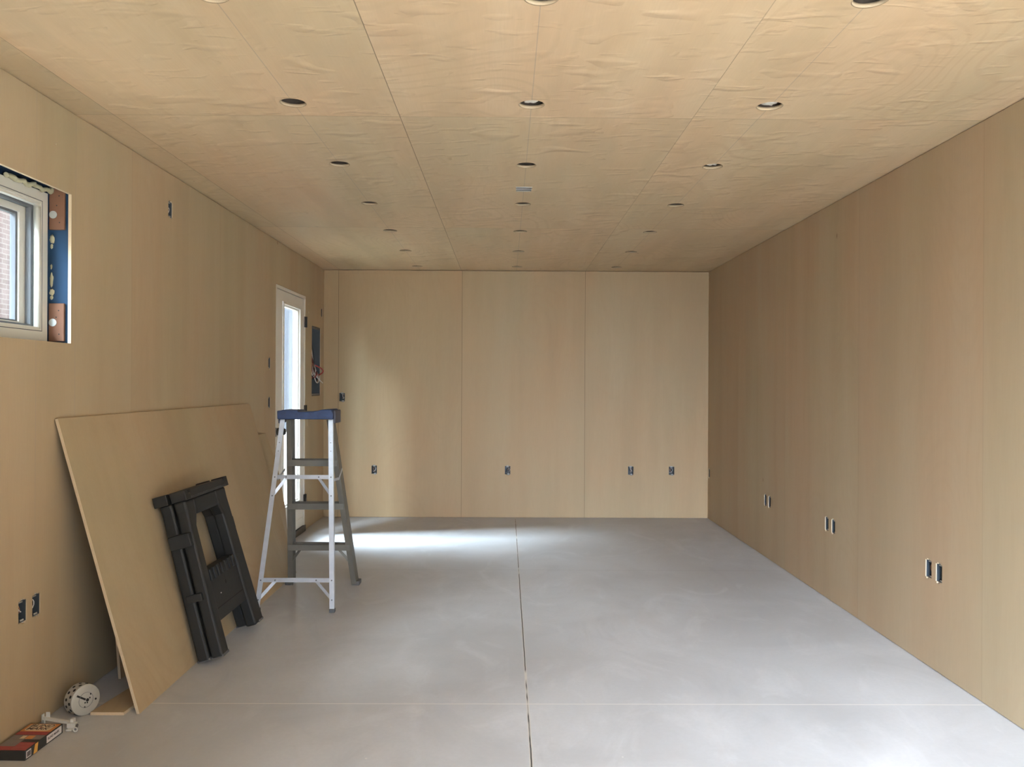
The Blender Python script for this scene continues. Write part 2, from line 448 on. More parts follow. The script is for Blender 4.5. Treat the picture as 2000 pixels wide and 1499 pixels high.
# ceiling with the holes sawn for the downlights
LX = (-.855, .096, 1.048); LY = [2.362 + .909*i for i in range(7)]
LR = .050
w = MB().box(XL-.1, XR+.1, YF, YB+.1, H, H+T).build('ceiling', M['ply_ceiling'])
k = MB()
for x in LX:
    for y in LY: k.disc((x, y, H-.1), (0, 0, 1), LR, .3, 40)
k.box(.051, .140, 4.640, 4.750, H-.1, H+.2)
cut(w, k)
for p in w.data.polygons: p.use_smooth = False
edge_faces(w, 2, M['edge']); struct(w)
struct(MB().box(XL-.72, XR+.3, YF-.2, YB+.25, H+.22, H+.30).build('roof_deck', M['cavity']))  # unseen left overhang added to keep steep sky light out of the window

# ------------------------------------------------------------------ electrical boxes
def make_outlet(label, seed=0, group='empty outlet boxes in the walls'):
    """local frame: x across, z up, +y into the wall"""
    rnd = random.Random(seed)
    t = thing('outlet_box', label, 'outlet box', group=group)
    b = MB(); w_, h_, d = BW/2-.0005, BH/2-.001, .058; s = .0022
    b.box(-w_, w_, d-s, d, -h_, h_)
    b.box(-w_, -w_+s, .004, d, -h_, h_); b.box(w_-s, w_, .004, d, -h_, h_)
    b.box(-w_, w_, .004, d, -h_, -h_+s); b.box(-w_, w_, .004, d, h_-s, h_)
    b.build('box_shell', M['darkbox'], t)
    MB().box(-.012, .010, .007, .0095, h_-.008, h_+.006).build('mounting_ear', M['pale_metal'], t)
    MB().box(-.003, .018, .007, .0095, -h_-.006, -h_+.008).build('mounting_ear', M['pale_metal'], t)
    for mat, nm in ((M['wh_wire'], 'white_wire'), (M['bk_wire'], 'black_wire'), (M['cu_wire'], 'copper_wire')):
        a0, a1 = rnd.uniform(-.014, .014), rnd.uniform(-.014, .014)
        z0 = rnd.choice((-1, 1))*.030; pts = []
        for i in range(13):
            u = i/12
            pts.append((a0*(1-u)+a1*u+.010*math.sin(u*7+a0*300), .050-.034*math.sin(u*math.pi*.9), z0*(1-1.7*u)+.008*math.sin(u*9+seed)))
        MB().tube(pts, .0019, 6).build(nm, mat, t)
    return t

lab_left = ['lone outlet box high on left wall, right of the window',
            'upper outlet box left of the white door',
            'lower outlet box left of the white door',
            'outlet box high in the far left corner above the breaker cavity',
            'nearer outlet box of the low pair beside leaning plywood',
            'farther outlet box of the low pair beside leaning plywood']
lab_back = ['outlet box chest high on back wall by the left corner',
            'low outlet box on back wall just right of the stepladder',
            'low outlet box on the middle panel of the back wall',
            'low outlet box on back wall, left of the two on the right panel',
            'low outlet box on back wall, nearest the right corner']
lab_right = ['low outlet box on right wall against the back corner',
             'farther box of the farthest outlet pair on the right wall',
             'nearer box of the farthest outlet pair on the right wall',
             'farther box of the middle outlet pair on the right wall',
             'nearer box of the middle outlet pair on the right wall',
             'farther box of the nearest outlet pair on the right wall',
             'nearer box of the nearest outlet pair on the right wall']
protos = []
sd = 0
def put_outlet(label, loc, rz):
    global sd
    o = make_outlet(label, sd) if sd < 3 else copy_tree(protos[sd % 3])
    if sd < 3: protos.append(o)
    o['label'] = label; o.location = loc; o.rotation_euler = (0, 0, rz); sd += 1
    return o
for (a, z), l in zip(back_boxes, lab_back): put_outlet(l, (a, YB, z), 0)
for (a, z), l in zip(left_boxes, lab_left): put_outlet(l, (XL, a, z), R(90))
for (a, z), l in zip(right_boxes, lab_right): put_outlet(l, (XR, a, z), R(-90))

# ------------------------------------------------------------------ downlight openings in the ceiling
def lump(bm_, c, r, seed):
    """a fluffy lump of insulation"""
    ret = bmesh.ops.create_icosphere(bm_, subdivisions=3, radius=1)
    for v in ret['verts']:
        n = noise.noise(v.co*2.2+Vector((seed, 0, 0)))*.35+noise.noise(v.co*6+Vector((0, seed, 0)))*.18
        v.co = Vector(c)+Vector((v.co.x*r[0], v.co.y*r[1], v.co.z*r[2]))*(1+n)

cols = ('left', 'middle', 'right')
rowl = ('nearest row, cut by frame top', 'second row from the camera', 'third row from the camera', 'fourth row from the camera',
        'fifth row from the camera', 'second last row', 'last row beside the back wall')
can0 = None
for ci, x in enumerate(LX):
    for ri, y in enumerate(LY):
        lb = f'round downlight hole in ceiling, {cols[ci]} line, {rowl[ri]}'
        t = thing('downlight_hole', lb, 'ceiling hole', (x, y, H), group='round downlight holes in the ceiling')
        rm = MB(); prof = [(LR-.0005, .0004), (LR+.0025, -.0008), (LR+.0005, .0006), (LR-.0022, .004), (LR-.0018, T-.001), (LR-.0005, T-.001)]
        if can0 is None:
            rim_me = rm.lathe(prof, 48).build('sawn_rim', M['edge'], t, recalc=True)
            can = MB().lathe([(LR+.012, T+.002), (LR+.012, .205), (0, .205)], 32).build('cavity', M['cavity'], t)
            can0 = (rim_me, can)
        else:
            rm.bm.free()
            for src in can0:
                c = src.copy(); C.objects.link(c); c.parent = t
        if (ci, ri) in ((1, 1), (2, 1), (2, 2), (0, 1), (2, 0), (1, 0)):
            amt = {(1, 1): .9, (2, 1): 1., (2, 2): 1.05, (0, 1): .55, (2, 0): .4, (1, 0): .35}[(ci, ri)]
            im = MB(); rr = random.Random(ci*10+ri)
            if amt > .8:
                lump(im.bm, (0, .004, .030), (.040*amt, .036*amt, .020), ri+ci*3)
                lump(im.bm, (.016, -.012, .036), (.024, .022, .014), ri+5)
            else:
                lump(im.bm, (-.010, .012, .075), (.044, .030, .022), ri+9)
            for f_ in im.bm.faces: f_.smooth = True
            im.build('insulation', M['insul'], t)

# small junction box between the third and fourth middle holes
t = thing('junction_box', 'small square metal junction box set into the ceiling on the middle line', 'junction box', (.0955, 4.695, H))
b = MB(); s = .0022; w_, h_, d = .0445, .055, .05
b.box(-w_, w_, -h_, h_, d-s, d)
for a, c in ((-w_, -w_+s), (w_-s, w_)): b.box(a, c, -h_, h_, -.001, d)
for a, c in ((-h_, -h_+s), (h_-s, h_)): b.box(-w_, w_, a, c, -.001, d)
b.build('box_shell', M['pale_metal'], t)
MB().box(-.047, .047, -.053, -.047, -.0030, -.0002).build('cover_strap', M['wh_wire'], t)
MB().box(-.047, .047, -.008, -.002, -.0030, -.0002).build('cover_strap', M['wh_wire'], t)
MB().box(-.041, .041, .022, .030, .0, .003).build('strap', M['steel'], t)

# ------------------------------------------------------------------ window
FX = XL-.095                                             # room face of the vinyl frame
t = thing('window_1', 'white vinyl slider window in unfinished opening high on the left wall', 'window', (FX, WY1, WZ0)); t['kind'] = 'structure'
Lw = (FX, WY1, WZ0)
def wb(name, mb, mat, bevel=0., par=None):
    o = mb.build(name, mat, None, bevel)
    for v in o.data.vertices: v.co -= Vector(Lw)
    o.parent = par or t
    return o
fo = (WY0+.01, 3.394, 1.488, 2.100)
s1 = .052
fi = (fo[0]+s1, fo[1]-s1, fo[2]+s1, fo[3]-s1)
wf = wb('window_frame', MB().ring(fo, fi, 0, FX-.09, FX), M['white'], .002)
# shallow groove line around the face
wb('glazing_groove', MB().ring((fi[0]-.012, fi[1]+.012, fi[2]-.012, fi[3]+.012), (fi[0]-.009, fi[1]+.009, fi[2]-.009, fi[3]+.009), 0, FX-.001, FX+.0006), M['gasket'], 0, wf)
st = (fi[0], fi[1], fi[2], fi[3])
wb('inner_stop', MB().ring(st, (st[0]+.008, st[1]-.003, st[2]+.006, st[3]-.010), 0, FX-.026, FX-.004), M['white'], .001)
wb('rounded_stile', MB().tube([(FX-.010, fi[1]-.004, fi[2]+.004), (FX-.010, fi[1]-.004, fi[3]-.014)], .0115, 14), M['white'])
sa = (fi[0]+.010, fi[1]-.006, fi[2]+.008, fi[3]-.012)
wb('gasket_band', MB().ring((fi[0], fi[1]-.001, fi[2], fi[3]), (sa[0]+.012, sa[1]-.012, sa[2]+.008, sa[3]-.008), 0, FX-.052, FX-.030), M['gasket'])
sb = (sa[0]+.05, sa[1]-.050, sa[2]+.016, sa[3]-.034)
sash = wb('sash', MB().ring(sa, sb, 0, FX-.078, FX-.054), M['white'], .002)
sc_ = (sb[0]+.010, sb[1]-.012, sb[2]+.006, sb[3]-.010)
wb('glazing_gasket', MB().ring(sb, sc_, 0, FX-.084, FX-.062), M['gasket'], 0, sash)
wb('glass_pane', MB().box(FX-.078, FX-.074, sb[0]+.002, sb[1]-.002, sb[2]+.002, sb[3]-.002), M['glass'], 0, sash)
# the rough opening: blue membrane, fir blocks, foam
wb('blue_membrane', MB().box(XL-.125, XL-T-.002, 3.412, 3.424, RO[2]+.001, RO[3]-.001), M['blue'])
wb('blue_membrane', MB().box(XL-.125, XL-T-.002, RO[0]+.002, 3.424, 2.128, 2.139), M['blue'])
wb('blue_membrane', MB().box(XL-.125, XL-T-.002, RO[0]+.002, 3.424, RO[2]+.001, RO[2]+.012), M['blue'])
wb('blue_membrane', MB().ring((RO[0]+.003, 3.4118, RO[2]+.013, 2.1275), (fo[0]+.002, fo[1]-.002, fo[2]+.002, fo[3]-.002), 0, FX-.040, FX-.022), M['blue'])
for z0, z1 in ((1.952, 2.122), (1.490, 1.648)):
    o = wb('wood_block', MB().box(XL-.094, XL-.030, 3.3985, 3.411, z0, z1), M['wood'], .003)
    wb('nail_plate', MB().disc((XL-.076, 3.3985, z0+.062 if z0 > 1.8 else z0+.078), (0, -1, 0), .016, .002, 16), M['plate'], 0, o)
    for zz, xx in ((z0+.03, -.050), (z1-.03, -.052), (z0+.1, -.062)): wb('nail_hole', MB().disc((XL+xx, 3.3985, zz), (0, -1, 0), .0028, .0006, 8), M['hole'], 0, o)
def foam(c, r, seed, par=None):
    fm = MB(); lump(fm.bm, c, r, seed)
    for f_ in fm.bm.faces: f_.smooth = True
    wb('foam', fm, M['foam'], 0, wf)
fm = MB(); rf = random.Random(5)
for i in range(26):                                      # a continuous bead of foam along the head, fat at the corner
    y = 3.388-.012*i; r = .0105-.0003*i
    if i == 0: lump(fm.bm, (FX+.016, y+.004, 2.106), (.010, .012, .014), 3)
pts = [(FX+.010+.004*math.sin(i*1.3), 3.388-.012*i, 2.106+.003*math.sin(i*.9)) for i in range(26)]
fm.bm.free(); fm = MB(); fm.tube(pts, .0095, 10)
for v in fm.bm.verts:
    n_ = noise.noise(v.co*45)*.008; v.co.x += n_; v.co.z += noise.noise(v.co*38+Vector((5, 0, 0)))*.007*(1 if v.co.y > 3.25 else .4)-(.004 if v.co.y < 3.25 else 0)
wb('foam', fm, M['foam'], 0, wf)
foam((FX+.018, 3.386, 2.112), (.009, .010, .014), 3)
for i, (z, w_, h_) in enumerate(((1.915, .010, .018), (1.885, .006, .010), (1.80, .004, .010), (1.745, .007, .030), (1.695, .010, .014), (1.672, .007, .008))):
    foam((FX+.003+w_*.5, 3.4115, z), (w_, .0022, h_), i+20)

# ------------------------------------------------------------------ door
t = thing('door_1', 'white exterior door with tall glass lite near the far left corner', 'door', (XL, DY0, 0)); t['kind'] = 'structure'
Lw = (XL, DY0, 0)
J = .028
dj = MB().loopring([(DY0+.003, 0), (DY1-.003, 0), (DY1-.003, DZ1-.004), (DY0+.003, DZ1-.004)], [(DY0+J, -.001), (DY1-J, -.001), (DY1-J, DZ1-J), (DY0+J, DZ1-J)], 0, XL-.100, XL+.001)
wb('door_jamb', dj, M['door_white'])
sy0, sy1, sz0, sz1 = DY0+J+.004, DY1-J-.004, .058, DZ1-J-.007
lo = (6.640, 7.120, .320, 1.945)                          # glass
SX = XL-.006
wb('weather_strip', MB().ring((DY0+J-.001, DY1-J+.001, .05, DZ1-J+.001), (sy0+.01, sy1-.01, .08, sz1-.01), 0, SX-.060, SX-.052), M['gasket'])
slab = wb('door_slab', MB().ring((sy0, sy1, sz0, sz1), (lo[0]-.03, lo[1]+.03, lo[2]-.03, lo[3]+.03), 0, SX-.045, SX), M['door_white'])
# lite moulding, bevelled towards the glass
lm = MB()
def rect(a, x): return [(x, a[0], a[2]), (x, a[1], a[2]), (x, a[1], a[3]), (x, a[0], a[3])]
def loft(mb, loops):
    V = [[mb._v(p) for p in L] for L in loops]
    for A, B in zip(V, V[1:]):
        for i in range(4): mb.bm.faces.new([A[i], A[(i+1) % 4], B[(i+1) % 4], B[i]])
def grow(a, d): return (a[0]-d, a[1]+d, a[2]-d, a[3]+d)
loft(lm, [rect(grow(lo, .038), SX), rect(grow(lo, .034), SX+.011), rect(grow(lo, .016), SX+.013), rect(grow(lo, .012), SX+.004), rect(grow(lo, 0), SX-.004), rect(grow(lo, 0), SX-.040)])
wb('lite_moulding', lm, M['door_white'], 0, slab)
lm = MB(); loft(lm, [rect(grow(lo, .038), SX-.045), rect(grow(lo, .030), SX-.050), rect(grow(lo, .004), SX-.050), rect(grow(lo, 0), SX-.044)])
wb('outer_moulding', lm, M['door_white'], 0, slab)
wb('glass_pane', MB().box(SX-.044, SX-.041, lo[0]-.01, lo[1]+.01, lo[2]-.01, lo[3]+.01), M['glass'], 0, slab)
wb('bottom_rail', MB().box(SX, SX+.006, sy0+.01, sy1-.01, sz0, sz0+.075), M['door_white'], .002, slab)
wb('threshold', MB().box(XL-.120, XL+.012, DY0+.004, DY1-.004, .0, .052), M['black'])
for z0 in (1.818, 1.028, .232):
    hg = wb('hinge', MB().box(XL-.002, XL+.006, DY1-J-.010, DY1+.012, z0, z0+.095), M['black'])
    wb('hinge_pin', MB().tube([(XL+.011, DY1-.006, z0), (XL+.011, DY1-.006, z0+.095)], .0075, 10), M['black'], 0, hg)
kn = MB()
kn.disc((SX, DY0+.085, .935), (1, 0, 0), .030, .010, 20); kn.disc((SX+.01, DY0+.085, .935), (1, 0, 0), .011, .03, 14)
kn.M = Matrix.Translation((SX+.040, DY0+.085, .935)) @ Matrix.Rotation(R(90), 4, 'Y')
kn.lathe([(0, -.006), (.016, -.005), (.025, .002), (.027, .012), (.022, .022), (0, .026)], 20); kn.M = Matrix.Identity(4)
wb('door_knob', kn, M['black'], 0, slab)
wb('strike_plate', MB().box(XL, XL+.003, DY0+.004, DY0+.020, .90, .97), M['black'])

# ------------------------------------------------------------------ breaker panel cavity with loose wires
t = thing('breaker_panel', 'tall open dark breaker box full of loose wires, right of the door', 'electrical panel', (XL, PY0, PZ0))
Lw = (XL, PY0, PZ0)
b = MB(); s = .003; g = .003
y0, y1, z0, z1, xd = PY0+g, PY1-g, PZ0+g, PZ1-g, XL-.095
b.box(xd, xd+s, y0, y1, z0, z1)
b.box(xd, XL-.004, y0, y0+s, z0, z1); b.box(xd, XL-.004, y1-s, y1, z0, z1)
b.box(xd, XL-.004, y0, y1, z0, z0+s); b.box(xd, XL-.004, y0, y1, z1-s, z1)
wb('enclosure', b, M['darkpanel'])
wb('flange', MB().box(XL-.02, XL-.006, y0+s, y1-s, z0+s, z0+.018), M['steel'])
wb('flange', MB().box(XL-.02, XL-.006, y0+s, y1-s, z1-.018, z1-s), M['steel'])
rnd = random.Random(3)
for i in range(11):
    mat, nm = ((M['wh_wire'], 'white_wire'), (M['rd_wire'], 'red_wire'), (M['bk_wire'], 'black_wire'), (M['wh_wire'], 'white_wire'), (M['cu_wire'], 'copper_wire'))[i % 5]
    cy_, a = rnd.uniform(PY0+.07, PY0+.25), rnd.uniform(.03, .07)
    zt, zb = rnd.uniform(1.58, 1.72), rnd.uniform(1.32, 1.42)
    pts = []
    for j in range(25):
        u = j/24
        yy = cy_+a*math.sin(u*6.0+i)+.02*math.sin(u*13+i*2)
        zz = zt+(zb-zt)*math.sin(u*math.pi)**.8+.015*math.sin(u*17+i)
        xx = XL-.07+.075*math.sin(u*math.pi)+.01*math.sin(i*3+u*8)
        pts.append((xx, min(max(yy, PY0+.02), PY1-.02), zz))
    wb(nm, MB().tube(pts, .0030 if i % 3 else .0042, 6), mat)
pts = [(XL-.05+.085*math.sin(u/20*math.pi), PY0+.24+.075*math.sin(u/20*math.pi*1.1), 1.50-.13*u/20) for u in range(21)]
wb('red_wire', MB().tube(pts, .0065, 8), M['rd_wire'])
pts = [(XL-.03+.06*u/10, PY0+.27+.06*u/10, 1.39-.07*u/10) for u in range(11)]
wb('cable', MB().tube(pts, .004, 6), M['wh_wire'])

# ------------------------------------------------------------------ leaning plywood sheets
P0 = Vector((-1.4555, 3.275, 0)); lean = math.asin(.2705)
e1 = Vector((0, 1, 0)); e2 = Vector((-math.sin(lean), 0, math.cos(lean))); nn = Vector((math.cos(lean), 0, math.sin(lean)))
def sheet(name, label, y0, length, height, thick, surf, edge, group=None):
    pass
# front sheet: outer face through P0, thickness behind it
t = thing('plywood_sheet', 'large birch plywood sheet leaning on left wall behind the black sawhorse', 'plywood sheet', P0)
Ms = Matrix(((0., e2.x, nn.x, 0), (1, 0, 0, 0), (0, e2.z, nn.z, 0), (0, 0, 0, 1)))
def loc_frame(mb):                                        # local (along, up the slope, outwards)
    mb.M = Ms; return mb
L1, H1, TH = 2.44, 1.222, .012
NX = 12
s1m = loc_frame(MB())
zl = TH*math.tan(lean)
pts_o = [(0, 0), (L1, 0), (L1, H1-.03), (L1-.004, H1-.012), (L1-.03, H1), (0, H1)]
s1m.hexa([(a, b_+ (zl if b_ == 0 else 0), -TH) for a, b_ in pts_o], [(a, b_, 0) for a, b_ in pts_o])
o = s1m.build('face_veneer', [M['ply_sheet'], M['edge']], t)
o.data.update()
for p in o.data.polygons: p.material_index = 0 if abs(p.normal.dot(nn)) > .8 else 1
# back sheet: bowed, longer overhang at the far end
t = thing('plywood_sheet', 'bowed plywood sheet showing a sliver behind the larger leaning sheet, nearest the door', 'plywood sheet', (-1.71, 3.66, 0))
bm_ = MB(); N1, N2 = 8, 12
def back_pt(u, v, off=0.):
    xf = [(0, -1.600), (.4, -1.636), (.68, -1.688), (.945, -1.782)]
    z = .945*v
    for (za, xa), (zb, xb) in zip(xf, xf[1:]):
        if za <= z <= zb+1e-6: fx = xa+(xb-xa)*(z-za)/(zb-za); break
    nx = -1.710-.072*v
    return (nx+(fx-nx)*u-off-.0*v, 3.66+2.43*u, z)
G = [[[bm_._v(back_pt(i/N1, j/N2, of)) for j in range(N2+1)] for i in range(N1+1)] for of in (0, .012)]
A, B = G
for i in range(N1):
    for j in range(N2):
        bm_.bm.faces.new([A[i][j], A[i+1][j], A[i+1][j+1], A[i][j+1]]); bm_.bm.faces.new([B[i][j], B[i][j+1], B[i+1][j+1], B[i+1][j]])
bd = [(i, 0) for i in range(N1)]+[(N1, j) for j in range(N2)]+[(i, N2) for i in range(N1, 0, -1)]+[(0, j) for j in range(N2, 0, -1)]
for q, (i, j) in enumerate(bd):
    i2, j2 = bd[(q+1) % len(bd)]
    bm_.bm.faces.new([A[i][j], B[i][j], B[i2][j2], A[i2][j2]]).material_index = 1
o = bm_.build('face_veneer', [M['ply_sheet'], M['edge']], None)
for v in o.data.vertices: v.co -= Vector((-1.71, 3.66, 0))
o.parent = t
# scrap on the floor
t = tag(MB().hexa([(-1.645, 3.262, 0), (-1.513, 3.262, 0), (-1.487, 3.56, 0), (-1.60, 3.60, 0)], [(-1.645, 3.262, .012), (-1.513, 3.262, .012), (-1.487, 3.56, .012), (-1.60, 3.60, .012)]).build('plywood_offcut', [M['ply_sheet'], M['edge']], None),
        'small plywood offcut lying on the floor under the large leaning sheet', 'wood offcut')
for p in t.data.polygons: p.material_index = 0 if abs(p.normal.z) > .8 else 1

# ------------------------------------------------------------------ folded sawhorse leaning on the sheet
t = thing('sawhorse', 'folded black plastic sawhorse leaning against the large plywood sheet', 'sawhorse', P0+e1*.575+nn*.02)
SO = Vector((.575, 0, .02))                               # its origin in (along, up, out)
def sh(name, mb, mat, bevel=.004, par=None):
    o = mb.build(name, mat, None)
    org = P0+e1*.575+nn*.02
    for v in o.data.vertices: v.co += P0-org
    o.parent = par or t
    if bevel:
        bv = o.modifiers.new('bevel', 'BEVEL'); bv.width = bevel; bv.segments = 3; bv.limit_method = 'ANGLE'; bv.angle_limit = R(35)
    return o
def leg_layer(o0, o1, name, wd=0.):
    """A-shaped leg panel: outline with a tall opening above the shelf and a short one under it"""
    mb = loc_frame(MB())
    f = .018                                              # lift so the tilted foot clears the floor
    lift0 = o0*-.0
    # left leg, right leg, top web, shelf web as prisms in (along, up)
    def pr(pts, a=o0, b=o1): mb.hexa([(x, y, a) for x, y in pts], [(x, y, b) for x, y in pts])
    pr([(.553, .004), (.634, .004), (.640, .16), (.652, .40), (.664, .62), (.700, .672), (.706, .752), (.598, .752), (.603, .70), (.590, .58), (.572, .30)])
    pr([(1.058+wd, .004), (1.182, .004), (1.165, .30), (1.150, .58), (1.143, .70), (1.150, .752), (1.000+wd, .752), (1.004+wd, .672), (1.034+wd, .62), (1.040+wd, .40), (1.050+wd, .16)])
    pr([(.7062, .752), (.7002, .672), (1.0038+wd, .672), (.9998+wd, .752)])
    return sh(name, mb, M['plastic'], .011)
rear_frame = leg_layer(.025, .083, 'leg_frame', .045)
front_frame = leg_layer(.092, .150, 'leg_frame')
# top beams
for a0, a1, x0, x1 in ((.014, .080, .575, 1.150), (.086, .160, .600, 1.185)):
    mb = loc_frame(MB())
    hh = .798
    prof = [(x0, .752), (x1, .752), (x1, hh+.006), (x1-.035, hh+.006), (x1-.040, hh-.016), (x1-.062, hh-.016), (x1-.066, hh), (x0+.066, hh), (x0+.062, hh-.016), (x0+.040, hh-.016), (x0+.035, hh+.004), (x0, hh+.004)]
    mb.hexa([(x, y, a0) for x, y in prof], [(x, y, a1) for x, y in prof])
    sh('top_beam', mb, M['plastic'], .003)
mb = loc_frame(MB()); tp = [(.655, .756)]
for i in range(22): tp += [(.660+i*.022, .756), (.660+i*.022, .764), (.674+i*.022, .764), (.674+i*.022, .756)]
tp += [(1.150, .756), (1.150, .7545), (.655, .7545)]
mb.hexa([(x, y, .1595) for x, y in tp], [(x, y, .1612) for x, y in tp]); sh('toothed_ridge', mb, M['box_black'], 0)
# shelf
mb = loc_frame(MB()); mb.hexa([(.640, .150, .100), (1.050, .150, .100), (1.048, .395, .100), (.646, .395, .100)], [(.640, .150, .138), (1.050, .150, .138), (1.048, .395, .138), (.646, .395, .138)])
tray = sh('shelf', mb, M['plastic2'], .003)
mb = loc_frame(MB()); mb.box(.66, 1.03, .206, .212, .1375, .1395); sh('shelf_groove', mb, M['hole'], 0, tray)
mb = loc_frame(MB()); mb.disc((.845, .300, .137), (0, 0, 1), .010, .002, 14); sh('shelf_hole', mb, M['hole'], 0, tray)
mb = loc_frame(MB())
mb.box(.650, 1.040, .395, .402, .075, .138); sh('shelf_lip', mb, M['plastic'], .002, tray)
for i in range(7):
    mb = loc_frame(MB()); mb.box(.665+i*.052, .693+i*.052, .345, .402, .1385, .150); sh('shelf_rib', mb, M['plastic'], .003, tray)
mb = loc_frame(MB()); mb.box(.748, .757, .262, .267, .1381, .1388); sh('paint_fleck', mb, M['paper'], 0, tray)
# side clips
for x0, x1, y in ((.560, .600, .575), (1.132, 1.172, .555)):
    mb = loc_frame(MB()); mb.box(x0, x1, y-.036, y+.030, .040, .142); sh('side_clip', mb, M['plastic2'], .004)
for x0, x1, y in ((.556, .580, .30), (1.158, 1.182, .285)):
    mb = loc_frame(MB()); mb.box(x0, x1, y-.018, y+.018, .050, .125); sh('side_clip', mb, M['plastic2'], .004)
for x0, x1 in ((.556, .632), (1.062, 1.180)):
    for a0, a1 in ((.025, .083), (.094, .150)):
        if a0 < .05 and x0 > 1: x0 += .045
        mb = loc_frame(MB()); mb.box(x0, x1, .0035, .016, a0-.002, a1+.002); sh('foot_pad', mb, M['rubber'], .003, rear_frame if a0 < .05 else front_frame)

# ------------------------------------------------------------------ stepladder
t = thing('stepladder', 'open aluminium stepladder with blue top cap standing by the door', 'ladder', (-1.2, 5.0, 0))
Lw = (-1.2, 5.0, 0)
ZC = 1.108                                                # underside of the cap
def lerp(a, b, u): return tuple(p+(q-p)*u for p, q in zip(a, b))
near = {'L': ((-1.346, 4.945, ZC), (-1.430, 4.722, .012)), 'R': ((-1.058, 4.945, ZC), (-.998, 4.722, .012))}
far = {'L': ((-1.348, 5.075, ZC), (-1.420, 5.400, .012)), 'R': ((-1.072, 5.075, ZC), (-.975, 5.400, .012))}
for s_, (a, b_) in near.items():
    mb = MB(); sg = 1 if s_ == 'R' else -1
    d = (Vector(b_)-Vector(a)).normalized()
    mb.bar(a, b_, .028, .003, up=(0, 1, 0))              # face of the angle section
    off = Vector((sg*.0125, .012, 0))
    mb.bar(tuple(Vector(a)+off), tuple(Vector(b_)+off), .003, .024, up=(0, 1, 0))
    rail = wb('rear_leg', mb, M['alu'])
    wb('rubber_foot', MB().box(b_[0]-.016, b_[0]+.016, b_[1]-.006, b_[1]+.028, 0, .022), M['rubber'], .003)
    for zz in (.965, .915, .763, .655, .178, .070):
        u = (ZC-zz)/(ZC-.012); p = Vector(lerp(a, b_, u))
        wb('rivet', MB().disc(tuple(p+Vector((0, -.001, 0))), (0, -1, 0), .0042 if zz not in (.965, .915) else .0028, .003, 10), M['rivet'], 0, rail)
def at_near(s_, z): a, b_ = near[s_]; return Vector(lerp(a, b_, (ZC-z)/(ZC-.012)))
def at_far(s_, z): a, b_ = far[s_]; return Vector(lerp(a, b_, (ZC-z)/(ZC-.012)))
for z in (.763, .178):
    l, r = at_near('L', z), at_near('R', z)
    mb = MB(); mb.bar(tuple(l+Vector((0, .004, 0))), tuple(r+Vector((0, .004, 0))), .003, .025); mb.bar(tuple(l+Vector((.01, .012, -.011))), tuple(r+Vector((-.01, .012, -.011))), .018, .003)
    cbar = wb('cross_bar', mb, M['alu'])
    for q in (.20, .78):
        p = l+(r-l)*q; wb('rivet', MB().disc((p.x, p.y+.003, p.z), (0, -1, 0), .0042, .004, 10), M['rivet'], 0, cbar)
    for s_, q in (('L', .20), ('R', .78)):
        p = l+(r-l)*q; g_ = at_near(s_, z-.108)
        mb = MB(); mb.bar((p.x, p.y+.006, p.z-.006), (g_.x, g_.y+.005, g_.z), .0025, .018, up=(0, .0, 1))
        wb('brace', mb, M['alu'])
# step section (far side)
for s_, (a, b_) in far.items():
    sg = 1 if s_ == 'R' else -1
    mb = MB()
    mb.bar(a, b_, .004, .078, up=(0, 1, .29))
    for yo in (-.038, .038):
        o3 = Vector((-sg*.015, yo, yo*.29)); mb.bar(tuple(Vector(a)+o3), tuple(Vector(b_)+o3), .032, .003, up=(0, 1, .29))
    wb('step_rail', mb, M['alu_shaded'])
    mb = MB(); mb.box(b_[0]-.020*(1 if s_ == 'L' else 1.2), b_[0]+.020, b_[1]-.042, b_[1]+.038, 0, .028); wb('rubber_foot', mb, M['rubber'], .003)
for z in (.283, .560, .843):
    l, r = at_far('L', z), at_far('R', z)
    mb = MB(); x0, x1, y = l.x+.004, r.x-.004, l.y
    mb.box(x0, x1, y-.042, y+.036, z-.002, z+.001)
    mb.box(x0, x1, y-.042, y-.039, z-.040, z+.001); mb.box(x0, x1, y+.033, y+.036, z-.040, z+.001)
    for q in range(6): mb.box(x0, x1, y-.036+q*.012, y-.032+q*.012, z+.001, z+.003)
    wb('step', mb, M['alu_shaded'], .0005)
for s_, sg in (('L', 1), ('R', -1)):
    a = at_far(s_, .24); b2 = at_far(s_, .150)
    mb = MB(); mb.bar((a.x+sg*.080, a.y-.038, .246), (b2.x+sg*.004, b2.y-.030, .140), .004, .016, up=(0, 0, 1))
    wb('brace', mb, M['alu_shaded'])
# spreaders
for s_, sg in (('L', -1), ('R', 1)):
    a, b2 = at_near(s_, .745), at_far(s_, .770)
    mid = (a+b2)/2+Vector((sg*.016, -.01, -.020))
    a = a+Vector((sg*.014, .02, 0)); b2 = b2+Vector((sg*.012, -.03, 0))
    wb('spreader', MB().bar(tuple(a), tuple(mid), .003, .016), M['alu'])
    wb('spreader', MB().bar(tuple(mid+Vector((sg*.003, 0, 0))), tuple(b2+Vector((sg*.003, 0, .012))), .003, .016), M['alu'])
